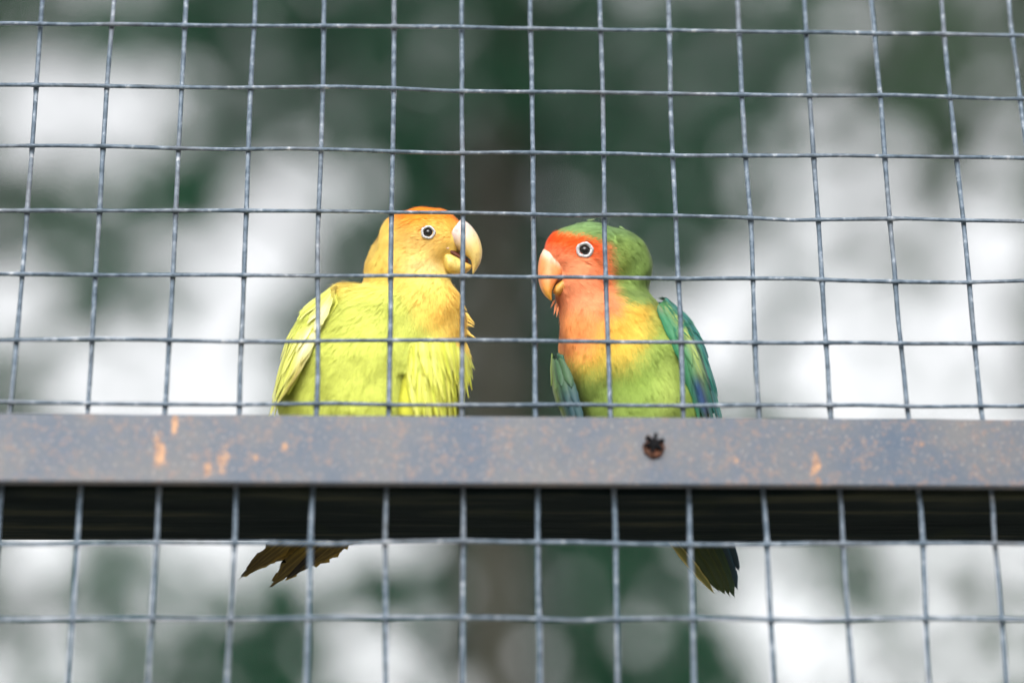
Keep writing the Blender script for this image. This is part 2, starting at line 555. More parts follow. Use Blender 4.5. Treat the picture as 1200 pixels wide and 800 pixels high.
def wire(pts, r, along, welds):
    n = len(pts)
    rad = r*(1+rng.normal(0, .02, n)+wobble(n, .05, 8))
    for q in welds:
        rad *= 1+rng.uniform(.10, .32)*np.exp(-((along-q)/.0015)**2)
    vs, fs = tube(pts, rad, 8)
    return link('wire', mesh_from('wire', vs, fs), M_WIRE, panel)


rowz = [np.array([P(xp, yp)[2] for xp, yp in zip((0, 540, 1200), r)]) for r in ROWS]
rowx = np.array([P(0, 400)[0], P(540, 400)[0], P(1200, 400)[0]])
colx = {}
for i in range(15):
    pts = [P(TOPX[i], 30+13*TOPX[i]/1200), P(BOTX[i], 472), P(L590[i], 590), P(L795[i], 795)]
    colx[i] = (np.array([p[2] for p in pts])[::-1], np.array([p[0] for p in pts])[::-1])
for i in list(range(-11, 26)):
    zz = np.arange(Z_LO, Z_HI, .002)
    src = min(max(i, 0), 14)
    zc, xc = colx[src]
    x = np.interp(zz, zc, xc)
    zt, xt = zc[-1], xc[-1]
    x = np.where(zz > zt, xt+(zz-zt)*0, x)+(i-src)*.0254
    if not (XL < x.mean() < XR):
        continue
    n = len(zz)
    x = x+wobble(n, .00013, 10)+wobble(n, .00028, 28)
    y = .0009*np.ones(n)+wobble(n, .0003, 24)
    wire(np.stack([x, y, zz], 1), RW_V, zz, [np.interp(x.mean(), rowx, rz) for rz in rowz])
for j in range(-7, 16):
    src = min(max(j, 0), len(ROWS)-1)
    xx = np.arange(XL, XR, .002)
    z = np.interp(xx, rowx, rowz[src])-(j-src)*.0254
    n = len(xx)
    z = z+wobble(n, .00014, 10)+wobble(n, .00028, 20)
    y = -.00078*np.ones(n)+wobble(n, .0003, 24)
    wire(np.stack([xx, y, z], 1), RW_H, xx, [np.interp(z.mean(), *colx[i]) for i in range(15)])

# ------------------------------------------------------------------ birds
BASIS = np.stack([RV, UV, FV])                    # rows: view right, view up, view forward


_wr = np.random.default_rng(3)
WAVES = []
for _k in range(9):
    _v = _wr.normal(0, 1, 3)
    WAVES.append((_v/np.linalg.norm(_v)*2*math.pi/_wr.uniform(.006, .016), _wr.uniform(0, 6.28)))


class Field:
    """smooth union of ellipsoids given as (px, py, depth mm, radii mm (right, up, depth), roll deg)"""

    def __init__(self, parts, k):
        self.e = []
        self.k = k
        for (px, py, y, ra, rb, rc, roll) in parts:
            a = math.radians(roll)
            R = np.stack([RV*math.cos(a)+UV*math.sin(a), -RV*math.sin(a)+UV*math.cos(a), FV])
            self.e.append((P(px, py, y/1000), R, np.array([ra, rb, rc])/1000))

    def __call__(self, X):
        d = None
        for c, R, r in self.e:
            q = (X-c)@R.T
            k0 = np.linalg.norm(q/r, axis=-1)
            k1 = np.linalg.norm(q/(r*r), axis=-1)+1e-9
            di = k0*(k0-1)/k1
            if d is None:
                d = di
            else:
                h = np.clip(.5+.5*(d-di)/self.k, 0, 1)
                d = d*(1-h)+di*h-self.k*h*(1-h)
        for wv, ph in WAVES:                       # lumpy lie of the feathers
            d = d-.00008*np.sin(X@wv+ph)
        return d

    def grad(self, X):
        h = 2e-4
        g = np.stack([self(X+np.eye(3)[i]*h)-self(X-np.eye(3)[i]*h) for i in range(3)], -1)
        return g/(np.linalg.norm(g, axis=-1, keepdims=True)+1e-12)

    def hit(self, px, py):
        ys = np.linspace(-.01, .08, 900)
        pts = np.array([P(px, py, y) for y in ys])
        d = self(pts)
        i = int(np.argmax(d < 0))
        return pts[i]


def surface_net(F, lo, hi, h):
    n = np.ceil((hi-lo)/h).astype(int)+1
    gx = [lo[i]+h*np.arange(n[i]) for i in range(3)]
    G = np.stack(np.meshgrid(*gx, indexing='ij'), -1)
    D = F(G)
    ins = D < 0
    m = n-1
    acc = np.zeros((*m, 3)); cnt = np.zeros(m)
    corners = [(a, b, c) for a in (0, 1) for b in (0, 1) for c in (0, 1)]

    def sl(o):
        return tuple(slice(o[i], o[i]+m[i]) for i in range(3))
    for ca in corners:
        for ax in range(3):
            if ca[ax]:
                continue
            cb = list(ca); cb[ax] = 1; cb = tuple(cb)
            da, db = D[sl(ca)], D[sl(cb)]
            cr = (da < 0) != (db < 0)
            t = np.where(cr, da/np.where(cr, da-db, 1), 0)
            p = np.zeros((*m, 3))
            p[:] = ca
            p[..., ax] += t
            acc += np.where(cr[..., None], p, 0)
            cnt += cr
    act = cnt > 0
    vid = -np.ones(m, int)
    vid[act] = np.arange(act.sum())
    ijk = np.argwhere(act)
    V = lo+h*(ijk+acc[act]/cnt[act][:, None])
    faces = []
    for ax in range(3):
        b_, c_ = [(1, 2), (2, 0), (0, 1)][ax]
        s0 = [slice(1, n[i]-1) for i in range(3)]; s0[ax] = slice(0, n[ax]-1)
        s1 = list(s0); s1[ax] = slice(1, n[ax])
        A, B = ins[tuple(s0)], ins[tuple(s1)]
        e = np.argwhere(A != B)
        off = np.array([1, 1, 1]); off[ax] = 0
        e = e+off
        flip = ins[tuple(e.T)]
        eb = np.eye(3, dtype=int)[b_]; ec = np.eye(3, dtype=int)[c_]
        q = np.stack([vid[tuple((e-eb-ec).T)], vid[tuple((e-ec).T)], vid[tuple(e.T)], vid[tuple((e-eb).T)]], 1)
        q[~flip] = q[~flip][:, ::-1]
        faces.append(q)
    return V, np.concatenate(faces)


def flow_dirs(px, py, anchors):
    A = np.array([a[:2] for a in anchors], float)
    Dv = np.array([a[2:] for a in anchors], float)
    Dv /= np.linalg.norm(Dv, axis=1)[:, None]
    w = 1/(((px[:, None]-A[:, 0])**2+(py[:, None]-A[:, 1])**2)+150)**1.5
    d = (w@Dv)/w.sum(1)[:, None]
    return np.outer(d[:, 0], RV)-np.outer(d[:, 1], UV)


LAT = np.random.default_rng(5).uniform(-1, 1, (64, 64))


def lowfreq(px, py, s):
    """smooth value noise, about -1..1, features some 60*s px across"""
    def one(x, y):
        x, y = np.mod(x, 62), np.mod(y, 62)
        ix, iy = x.astype(int), y.astype(int)
        fx, fy = x-ix, y-iy
        fx, fy = fx*fx*(3-2*fx), fy*fy*(3-2*fy)
        return (LAT[iy, ix]*(1-fx)+LAT[iy, ix+1]*fx)*(1-fy)+(LAT[iy+1, ix]*(1-fx)+LAT[iy+1, ix+1]*fx)*fy
    k = 1/(40.0*s)
    return one(px*k+.37*py*k, py*k-.2*px*k)*.7+one(px*k*2.3-9, py*k*2.3+.5*px*k)*.45


def build_body(root, F, colour, flow, lo, hi, count, holes, length, bare=()):
    V, Q = surface_net(F, lo, hi, .0011)
    px, py = proj(V)
    body = link('body', mesh_from('body', V-F.grad(V)*.00035, Q, colour(px, py)*.97, None), M_SKIN, root)
    tri = np.concatenate([Q[:, [0, 1, 2]], Q[:, [0, 2, 3]]])
    a, b, c = V[tri[:, 0]], V[tri[:, 1]], V[tri[:, 2]]
    ar = np.linalg.norm(np.cross(b-a, c-a), axis=1)
    # more strands on the side that can be seen
    nrm = np.cross(b-a, c-a)
    face = (nrm@FV)/(ar+1e-12)
    wgt = ar*np.where(np.abs(face) < .35, 1.3, 1.0)
    # strands grow in small tufts, each tuft one contour feather with its own tilt and tone
    per = 20
    nt_ = count//per
    count = nt_*per
    t = rng.choice(len(tri), nt_, p=wgt/wgt.sum())
    r1, r2 = np.sqrt(rng.random(nt_))[:, None], rng.random(nt_)[:, None]
    pt = a[t]*(1-r1)+b[t]*r1*(1-r2)+c[t]*r1*r2
    Nt = F.grad(pt)
    qx, qy = proj(pt)
    dt = flow_dirs(qx, qy, flow)
    dt = dt-Nt*(dt*Nt).sum(1)[:, None]
    dt /= np.linalg.norm(dt, axis=1)[:, None]+1e-9
    st = np.cross(Nt, dt)
    turn = rng.normal(0, .12, (nt_, 1))
    dt = dt+st*turn
    st = np.cross(Nt, dt)
    lift_t = np.repeat(rng.uniform(.0, .06, nt_)+(rng.random(nt_) < .05)*rng.uniform(0, .18, nt_), per)
    tone_t = np.repeat(rng.normal(0, .045, nt_), per)
    ao = rng.uniform(-1, 1, count)
    bo = rng.uniform(-.6, 1.0, count)
    sz = np.repeat(length(qx, qy)/1000*.36, per)
    dT, sT = np.repeat(dt, per, axis=0), np.repeat(st, per, axis=0)
    p = np.repeat(pt, per, axis=0)+sT*(ao*sz)[:, None]+dT*(bo*sz*1.6)[:, None]
    N = F.grad(p)
    p = p-N*F(p)[:, None]
    N = F.grad(p)
    px, py = proj(p)
    ok = np.ones(count, bool)
    for (hx, hy, hr) in holes:
        ok &= (px-hx)**2+(py-hy)**2 > hr*hr
    p, N, px, py, ao, lift_t, tone_t, dT, sT = p[ok], N[ok], px[ok], py[ok], ao[ok], lift_t[ok], tone_t[ok], dT[ok], sT[ok]
    n = len(p)
    d = dT+sT*(ao*.22)[:, None]
    d = d-N*(d*N).sum(1)[:, None]
    d /= np.linalg.norm(d, axis=1)[:, None]+1e-9
    sdv = np.cross(N, d)
    jit = rng.normal(0, .08, (n, 1))
    d = d+sdv*jit
    d /= np.linalg.norm(d, axis=1)[:, None]
    sdv = np.cross(N, d)
    L = (length(px, py)*rng.uniform(.6, 1.3, n)/1000)[:, None]
    Wd = (rng.uniform(.08, .18, n)/1000)[:, None]*np.clip(L/.0035, .6, 1.3)
    lift = (rng.uniform(.0, .05, n)+lift_t*(1-.5*np.abs(ao)))[:, None]
    stray = (rng.random(n) < .02)[:, None]*rng.uniform(0, .35, (n, 1))
    lift = np.clip(lift+stray, .01, .6)
    bas = p-N*.0002
    m1 = p+d*L*.5+N*(L*lift*.6+.00015)
    tip = p+d*L+N*(L*lift*.75)+sdv*L*rng.normal(0, .06, (n, 1))
    v = np.stack([bas-sdv*Wd, bas+sdv*Wd, m1-sdv*Wd*.9, m1+sdv*Wd*.9, tip], 1).reshape(-1, 3)
    k = np.arange(n)*5
    fc = np.concatenate([np.stack([k, k+3, k+1], 1), np.stack([k, k+2, k+3], 1), np.stack([k+2, k+4, k+3], 1)])
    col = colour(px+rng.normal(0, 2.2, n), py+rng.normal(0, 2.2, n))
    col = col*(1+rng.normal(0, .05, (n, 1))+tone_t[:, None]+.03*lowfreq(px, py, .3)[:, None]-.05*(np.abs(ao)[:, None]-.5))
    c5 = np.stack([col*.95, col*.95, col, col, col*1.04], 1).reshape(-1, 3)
    nv = N+d*.15
    nv /= np.linalg.norm(nv, axis=1)[:, None]
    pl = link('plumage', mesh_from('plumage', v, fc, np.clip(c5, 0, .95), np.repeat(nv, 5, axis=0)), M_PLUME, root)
    pl['kind'] = 'stuff'
    return body


def loft_profile(name, outer, inner, y, half, colf, mat, parent, power=2.0, seg=28, ring=20):
    """solid swept between two profile outlines (px), elliptical across the view direction"""
    outer, inner = np.array(outer, float), np.array(inner, float)

    def res(c):
        # smooth resample through the points (Catmull-Rom)
        c = np.vstack([2*c[0]-c[1], c, 2*c[-1]-c[-2]])
        out = []
        m = len(c)-3
        for s in np.linspace(0, m-1e-6, seg):
            i = int(s); t = s-i
            p0, p1, p2, p3 = c[i:i+4]
            out.append(.5*((2*p1)+(-p0+p2)*t+(2*p0-5*p1+4*p2-p3)*t*t+(-p0+3*p1-3*p2+p3)*t**3))
        return np.array(out)
    O, I = res(outer), res(inner)
    hw = np.interp(np.linspace(0, 1, seg), np.linspace(0, 1, len(half)), half)/1000
    yy = np.interp(np.linspace(0, 1, seg), np.linspace(0, 1, len(y)), y)/1000 if np.ndim(y) else np.full(seg, y/1000)
    vs, cols = [], []
    for i in range(seg):
        o, q = P(O[i, 0], O[i, 1], yy[i]), P(I[i, 0], I[i, 1], yy[i])
        # keep the pair on one view depth
        cc = (o+q)/2
        ax = (o-q)/2
        ax = ax-FV*(ax@FV)
        for k in range(ring):
            a = 2*math.pi*k/ring
            ca, sa = math.cos(a), math.sin(a)
            ca = math.copysign(abs(ca)**(2/power), ca)
            sa = math.copysign(abs(sa)**(2/power), sa)
            vs.append(cc+ax*ca+FV*hw[i]*sa)
            cols.append(colf(i/(seg-1), ca))
    fs = []
    for i in range(seg-1):
        for k in range(ring):
            k2 = (k+1) % ring
            fs.append([i*ring+k, (i+1)*ring+k, (i+1)*ring+k2, i*ring+k2])
    fs.append(list(range(ring)))
    fs.append([(seg-1)*ring+k for k in range(ring)][::-1])
    return link(name, mesh_from(name, np.array(vs), fs, np.array(cols)), mat, parent)


def eye(root, F, px, py, r_ball, r_ring, squash=.93):
    """dark bead of an eye in a ring of pale skin, set on the side of the head"""
    p = F.hit(px, py)
    N = F.grad(p[None])[0]
    N = N*.45-FV*.55
    N /= np.linalg.norm(N)
    X = RV-N*(RV@N); X /= np.linalg.norm(X)
    Yv = np.cross(N, X)
    rb, rr = r_ball/1000, r_ring/1000
    n = 32
    prof = [(rr*1.04, -.0012), (rr*1.02, .0004), (rr*.95, .0009), (rr*.84, .00115), (rr*.74, .0010), (rb*.98, .0006), (rb*.92, -.0006)]
    vs, fs = [], []
    for (r, h) in prof:
        for k in range(n):
            a = 2*math.pi*k/n
            q = 1+.03*math.sin(5*a+1)+.02*math.sin(11*a)+rng.normal(0, .012)
            vs.append(p+X*r*q*math.cos(a)+Yv*r*q*squash*math.sin(a)+N*h)
    for j in range(len(prof)-1):
        for k in range(n):
            fs.append([j*n+k, j*n+(k+1) % n, (j+1)*n+(k+1) % n, (j+1)*n+k])
    ring = link('eye_ring', mesh_from('eye_ring', np.array(vs), fs), M_RING, root)
    vs, fs = [], []
    c = p-N*rb*.35
    for j in range(13):
        t = math.pi*j/12
        for k in range(24):
            a = 2*math.pi*k/24
            vs.append(c+X*rb*math.sin(t)*math.cos(a)+Yv*rb*squash*math.sin(t)*math.sin(a)+N*rb*1.05*math.cos(t))
    for j in range(12):
        for k in range(24):
            fs.append([j*24+k, (j+1)*24+k, (j+1)*24+(k+1) % 24, j*24+(k+1) % 24])
    cols = [(.006, .005, .005) if j < 4 else (.045, .022, .012) for j in range(13) for k in range(24)]
    link('eye', mesh_from('eye', np.array(vs), fs, np.array(cols)), M_EYE, root)


class Sheet:
    """curved wing surface through three guide lines (px, py, depth mm): s across 0..1, t along 0..1"""

    def __init__(self, A, B, C):
        self.g = []
        for q in (A, B, C):
            w = np.array([P(a, b, y/1000) for a, b, y in q])
            l = np.concatenate([[0], np.cumsum(np.linalg.norm(np.diff(w, axis=0), axis=1))])
            self.g.append((l/l[-1], w))
        self.len = l[-1]

    def __call__(self, s, t):
        t = np.asarray(t, float); s = np.asarray(s, float)

        def at(i):
            l, w = self.g[i]
            tt = np.clip(t, 0, 1)
            v = np.stack([np.interp(tt, l, w[:, k]) for k in range(3)], -1)
            ov = (t-tt)[..., None]
            return v+ov*(w[-1]-w[-2])/np.linalg.norm(w[-1]-w[-2])*self.len
        a, b, c = at(0), at(1), at(2)
        s = s[..., None]
        return a*(1-s)*(1-2*s)+b*4*s*(1-s)+c*s*(2*s-1)

    def normal(self, s, t, out):
        h = 1e-3
        n = np.cross(self(s+h, t)-self(s-h, t), self(s, t+h)-self(s, t-h))
        n /= np.linalg.norm(n, axis=-1, keepdims=True)+1e-12
        sg = np.sign((n@out))[..., None]
        sg = np.where(sg == 0, 1, sg)
        return n*sg


def feather_on(S, out, s0, t0, ws, lt, drift, off, colf, parent, tip=.55, lift=.0, nl=12, na=7, rag=.0):
    """one feather vane laid on a wing sheet; a = across the vane, l = along it"""
    l = np.linspace(0, 1, nl)
    a = np.linspace(-1, 1, na)
    Lg, Ag = np.meshgrid(l, a, indexing='ij')
    wd = np.clip(np.minimum(1, (Lg/.12+.35))*(1-np.clip((Lg-tip)/(1-tip), 0, 1)**2.2), .02, 1)
    rg = rng.normal(0, rag, Lg.shape)*(np.abs(Ag) > .9)
    Lr = Lg+rng.normal(0, rag*.25, Lg.shape)*(Lg > .85)
    s = s0+Ag*wd*ws*(1+rg)+drift*Lg
    t = t0+Lr*lt
    N = S.normal(s, t, out)
    pos = S(s, t)+N*(off+.0009*(1-Ag**2)*ws*6+lift*Lg**2)[..., None]
    cols = colf(Lg, Ag, s, t)
    cols = cols*(1+.10*np.sin(Ag*9+Lg*60)*.5+rng.normal(0, .05, Lg.shape))[..., None]
    idx = np.arange(nl*na).reshape(nl, na)
    q = np.stack([idx[:-1, :-1], idx[1:, :-1], idx[1:, 1:], idx[:-1, 1:]], -1).reshape(-1, 4)
    me = mesh_from('feather', pos.reshape(-1, 3), q, np.clip(cols.reshape(-1, 3), 0, .95))
    return link('feather', me, M_FEATHER, parent)


def wing_down(S, out, colour, parent, count, tmax, flow, smin=0., smax=1., length=3.6):
    # soft small feathers over the shoulder of a wing, thinning out towards its tip
    s = rng.uniform(smin, smax, count)
    t = tmax*rng.random(count)**1.5
    N = S.normal(s, t, out)
    p = S(s, t)+N*.0016
    px, py = proj(p)
    d = flow_dirs(px, py, flow)
    d = d-N*(d*N).sum(1)[:, None]
    d /= np.linalg.norm(d, axis=1)[:, None]+1e-9
    sv = np.cross(N, d)
    d = d+sv*rng.normal(0, .15, (count, 1))
    L = (length*rng.uniform(.6, 1.3, count)/1000)[:, None]
    W = (rng.uniform(.10, .24, count)/1000)[:, None]
    lift = rng.uniform(.0, .14, count)[:, None]
    bas = p-N*.0006
    m1 = p+d*L*.5+N*L*lift*.6
    tip = p+d*L+N*L*lift*.6
    v = np.stack([bas-sv*W, bas+sv*W, m1-sv*W*.9, m1+sv*W*.9, tip], 1).reshape(-1, 3)
    k = np.arange(count)*5
    fc = np.concatenate([np.stack([k, k+3, k+1], 1), np.stack([k, k+2, k+3], 1), np.stack([k+2, k+4, k+3], 1)])
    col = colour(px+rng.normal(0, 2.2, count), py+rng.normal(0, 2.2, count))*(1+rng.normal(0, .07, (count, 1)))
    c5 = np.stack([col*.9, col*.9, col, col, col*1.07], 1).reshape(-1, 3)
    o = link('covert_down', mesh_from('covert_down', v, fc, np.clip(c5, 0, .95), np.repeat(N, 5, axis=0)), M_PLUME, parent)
    o['kind'] = 'stuff'


def wing_base(S, out, col, root, thick=.0016, ns=14, ntt=24):
    s, t = np.meshgrid(np.linspace(0.02, .98, ns), np.linspace(0.02, .9, ntt), indexing='ij')
    N = S.normal(s, t, out)
    top = S(s, t)-N*.0004
    edge = np.minimum(1, np.minimum(np.minimum(s, 1-s)*7, np.minimum(t, 1-t)*8))
    bot = top-N*(thick*edge+.0003)[..., None]
    V = np.concatenate([top.reshape(-1, 3), bot.reshape(-1, 3)])
    idx = np.arange(ns*ntt).reshape(ns, ntt)
    q = np.stack([idx[:-1, :-1], idx[1:, :-1], idx[1:, 1:], idx[:-1, 1:]], -1).reshape(-1, 4)
    F_ = np.concatenate([q, q[:, ::-1]+ns*ntt])
    rim = list(idx[0])+list(idx[1:, -1])+list(idx[-1, -2::-1])+list(idx[-2:0:-1, 0])
    m = len(rim)
    fr = [[rim[k], rim[(k+1) % m], rim[(k+1) % m]+ns*ntt, rim[k]+ns*ntt] for k in range(m)]
    cc = np.tile(np.asarray(col), (len(V), 1))*rng.uniform(.85, 1.1, (len(V), 1))
    return link('wing', mesh_from('wing', V, F_.tolist()+fr, cc), M_SKIN, root)


def tail_feather(parent, base, tip, width, colf, bend=.0, nl=16, na=7, rag=.05, point=False):
    b, e = P(*base[:2], base[2]/1000), P(*tip[:2], tip[2]/1000)
    ax = e-b
    L = np.linalg.norm(ax)
    ax = ax/L
    side = np.cross(ax, FV); side /= np.linalg.norm(side)
    nn = np.cross(side, ax)
    nn = nn*np.sign(-(nn@FV))
    vs, cols = [], []
    for i in range(nl):
        l = i/(nl-1)
        wd = width/1000*min(1, .45+l*2.2)*(1-max(0, (l-.72)/.28)**2.6)
        if point:
            wd = width/1000*min(1, .5+l*3)*(1-l)**.75
        wd = max(wd, .00004)
        for j in range(na):
            a = -1+2*j/(na-1)
            ll = l+(rng.normal(0, rag*.2) if l > .75 else 0)
            ww = wd*(1+(rng.normal(0, rag*1.6) if abs(a) > .9 else 0))
            vs.append(b+ax*L*ll+side*a*ww+nn*(.0007*(1-a*a)-bend/1000*l*l))
            cols.append(colf(l, a))
    idx = np.arange(nl*na).reshape(nl, na)
    q = np.stack([idx[:-1, :-1], idx[1:, :-1], idx[1:, 1:], idx[:-1, 1:]], -1).reshape(-1, 4)
    cols = np.array(cols)*rng.uniform(.85, 1.12, (len(cols), 1))
    return link('feather', mesh_from('feather', np.array(vs), q, np.clip(cols, 0, .95)), M_FEATHER, parent)


def foot(root, px, y, F):
    top = P(px, 500, y/1000)
    x0 = top[0]
    zb = BEAM_Z1+.0016
    y0 = y/1000
    vs, fs = [], []

    def add(p, r):
        nonlocal vs, fs
        v, f = tube(p, r, 8)
        o = len(vs)
        vs += v.tolist()
        fs += [[i+o for i in q] for q in f]
    add([(x0, y0+.002, zb+.016), (x0, y0+.001, zb+.008), (x0, y0, zb+.001)], [.0024, .0019, .0019])
    for (dx, dy) in ((-.004, -.013), (.003, -.014), (-.003, .011), (.004, .010)):
        s = np.linspace(0, 1, 7)
        p = np.stack([x0+dx*s, y0+dy*s, zb+.0012*np.sin(s*math.pi)+.0002-.0004*s], 1)
        add(p, .0016*(1-.45*s))
        add([p[-1], p[-1]+np.array([dx*.12, dy*.16, .0006]), p[-1]+np.array([dx*.2, dy*.28, -.0008])], [.0008, .0006, .0002])
    link('foot', mesh_from('foot', np.array(vs), fs), M_FOOT, root)


ALB = .94


def C(*c):
    return lin(c)*ALB


def blend(base, col, w):
    return base*(1-w[:, None])+np.asarray(col)*w[:, None]


# ================================================================== yellow bird
YB = empty('lovebird', P(440, 560, .03), 'yellow lovebird with an orange crown and pale open beak looking towards the other bird', 'bird', 'lovebirds on the perch')
FY = Field([
    (430, 450, 35, 31.0, 27.0, 24.0, 0),
    (430, 482, 35, 30.0, 19.0, 24.5, 0),
    (412, 359, 36, 10.0, 8.5, 13.0, 0),
    (441, 398, 33, 24.5, 19.0, 21.0, 18),
    (502, 376, 27, 12.5, 17.0, 13.5, 0),
    (505, 440, 33, 10.5, 22.0, 16.0, 0),
    (482, 325, 30, 14.0, 14.0, 14.0, 0),
    (452, 311, 33, 6.5, 10.0, 10.0, -18),
    (503, 279, 25, 12.0, 10.3, 11.0, 0),
    (479, 283, 28, 10.5, 10.6, 11.0, 0),
    (519, 283, 25, 5.0, 8.5, 8.0, 0),
], .0055)


def col_yellow(px, py):
    n = len(px)
    c = np.tile(C(205, 213, 102), (n, 1))
    c = blend(c, C(214, 219, 112), sstep(470, 340, py)*sstep(330, 430, px)*.8)
    c = blend(c, C(200, 206, 94), (.5+.5*lowfreq(px, py, .5))*.35)
    c = blend(c, C(250, 220, 112), sstep(350, 318, py+.12*(px-460))*1.0)
    # breast wash down the front edge
    d = px-(468+np.clip(py-330, 0, 200)*.62)
    c = blend(c, C(248, 211, 108), sstep(-14, 26, d)*sstep(318, 335, py)*sstep(418, 388, py))
    c = blend(c, C(248, 186, 62), np.exp(-(((px-508)/20)**2+((py-362)/16)**2))*.25)
    c = blend(c, C(246, 196, 88), np.exp(-(((px-542)/9)**2+((py-398)/18)**2))*.35)
    # face and crown
    c = blend(c, C(248, 208, 122), np.exp(-(((px-497)/34)**2+((py-285)/26)**2))*1.0)
    c = blend(c, C(247, 150, 40), sstep(282, 250, py-.10*(px-500))*sstep(444, 482, px))
    c = blend(c, C(246, 138, 46), sstep(256, 243, py)*sstep(500, 528, px)*.7)
    c = blend(c, C(253, 226, 160), np.exp(-(((px-500)/24)**2+((py-311)/10)**2))*.85)
    c = blend(c, C(250, 205, 110), np.exp(-(((px-518)/9)**2+((py-272)/14)**2))*.6)
    c = blend(c, C(212, 150, 80), np.exp(-(((px-497)/10)**2+((py-309)/5)**2))*.35)
    return c


flow_y = [(505, 246, -1, .05), (532, 256, -.8, -.5), (490, 272, -1, .3), (470, 262, -1, .5), (510, 308, -.55, 1), (480, 300, -.9, .8), (448, 290, -.5, 1), (438, 320, -.6, 1),
          (540, 340, .15, 1), (525, 370, .2, 1), (550, 385, .4, 1), (470, 360, -.2, 1), (420, 340, -1, .45), (390, 350, -1, .7), (360, 380, -.6, 1), (430, 420, -.2, 1), (400, 470, -.15, 1), (470, 470, 0, 1), (520, 440, .1, 1)]
lo = P(310, 600, 0)-np.array([.002, .01, -.012])
lo = np.array([P(300, 500, .03)[0], -.002, BEAM_Z1-.004]); hi = np.array([P(585, 300, .03)[0], .075, P(500, 215, .03)[2]])
build_body(YB, FY, col_yellow, flow_y, lo, hi, 170000, [(501.7, 272.5, 9.0), (541, 296, 13), (547, 280, 12), (536, 278, 7), (530, 288, 5)],
           lambda px, py: np.where(py < 325, 2.6, 4.2)+.8*sstep(500, 550, px)*(py > 330))
# ruffled breast tuft and shoulder fringe: a few longer loose feathers standing off the outline
tuft = [(384, 349, 356, 361, 1.3), (378, 356, 350, 373, 1.1), (392, 343, 370, 348, 1.0), (366, 370, 341, 388, 1.0), (360, 380, 335, 404, 1.2)]
for k in range(16):                               # breast edge, loose and uneven
    y0 = 346+rng.random()*70
    x0 = 544-6*((y0-372)/40)**2+rng.normal(0, 1.5)
    a = rng.uniform(.25, 1.25)
    l = rng.uniform(7, 17)
    tuft.append((x0, y0, x0+l*math.cos(a), y0+l*math.sin(a), rng.uniform(.5, 1.1)))
for k in range(14):                               # nape
    q = rng.random()
    x0, y0 = 462-30*q+rng.normal(0, 1.5), 257+54*q**1.2
    a = rng.uniform(1.7, 2.6)
    l = rng.uniform(6, 12)
    tuft.append((x0, y0, x0+l*math.cos(a), y0+l*math.sin(a), rng.uniform(.4, .7)))
for (bx, by, ex, ey, wd) in tuft:
    def cf(l, a, px=bx, py=by):
        k = col_yellow(np.array([float(px)]), np.array([float(py)]))[0]
        return k*(1-.18*l)+C(240, 232, 150)*.18*l
    yb = 29 if bx > 500 else (32 if by < 320 else 36)
    tail_feather(YB, (bx, by, yb), (ex, ey, yb+1), wd, cf, 0, 10, 5, .08, True)
eye(YB, FY, 501.7, 272.5, 1.75, 2.62)
# beak
lofty = dict(power=2.2)
loft_profile('upper_beak',
             [(541, 257), (549, 262), (557, 271), (562.5, 282), (565, 294), (563.5, 306), (559, 315), (555, 321)],
             [(521, 284), (527, 287), (534, 291.5), (540, 296), (546, 300), (550.5, 303.5), (552.8, 309), (553.6, 320.5)],
             [23, 22.5, 22.5, 22.5], [8.0, 8.0, 7.6, 6.8, 5.6, 4.2, 2.4, .5],
             lambda t, ca: C(214, 194, 190)*(1-sstep(.05, .55, t))+C(224, 200, 122)*sstep(.05, .55, t), M_BEAK, YB, 2.2)
loft_profile('lower_beak',
             [(519.5, 294), (525, 296.5), (532, 299.5), (540, 304), (547, 308), (552.5, 310.5)],
             [(520, 316), (526, 320.5), (534, 322.5), (542, 321.5), (549, 318), (553, 313.5)],
             [23, 23, 23, 23], [3.0, 6.4, 6.2, 5.2, 3.8, 1.6],
             lambda t, ca: C(226, 200, 112)*(1-.4*sstep(.5, 1, t))+C(214, 150, 50)*.4*sstep(.5, 1, t), M_BEAK, YB, 2.2)
loft_profile('mouth', [(518, 286), (528, 290), (540, 298), (549, 304)], [(518, 298), (528, 300), (540, 306), (549, 310)], 24.5, [5.6, 5.6, 4.8, 3.0],
             lambda t, ca: C(70, 35, 25), M_MOUTH, YB)
loft_profile('gape_skin', [(516, 288), (521, 287), (527, 289)], [(517, 296), (521, 296), (526, 294)], 22.5, [5.2, 5.6, 5.4], lambda t, ca: C(235, 205, 185), M_BEAK, YB)
# wings
out_l = -RV*.8-FV*.6
SL = Sheet([(396, 352, 17), (378, 386, 15.5), (362, 418, 15), (348, 446, 15.5), (331, 474, 18)],
           [(400, 336, 30), (362, 364, 29), (341, 398, 28), (330, 438, 28), (322, 478, 30)],
           [(425, 334, 50), (392, 356, 55), (368, 392, 58), (352, 436, 59), (340, 482, 60)])
wl = wing_base(SL, out_l, C(205, 208, 92), YB)


def wcol_l(kind):
    base = [C(194, 198, 88), C(206, 208, 100), C(182, 186, 76)][kind % 3]

    def f(L, A, s, t):
        c = np.broadcast_to(base, (*L.shape, 3)).copy()
        e = sstep(.45, .95, np.abs(A))[..., None]
        c = c*(1-e*.4)+C(236, 230, 160)*e*.4
        r = np.exp(-(A/.12)**2)[..., None]*.25
        c = c*(1-r)+C(180, 182, 70)*r
        k = (np.exp(-((s-.06)/.06)**2)*sstep(.0, .2, t)*sstep(.75, .5, t)*.75)[..., None]
        c = c*(1-k)+C(240, 226, 190)*k
        d = (sstep(.12, .0, s)*sstep(.45, .75, t)*.75)[..., None]  # shade of the slit under the wing's inner edge, painted into the feathers
        return c*(1-d)+C(120, 92, 40)*d
    return f


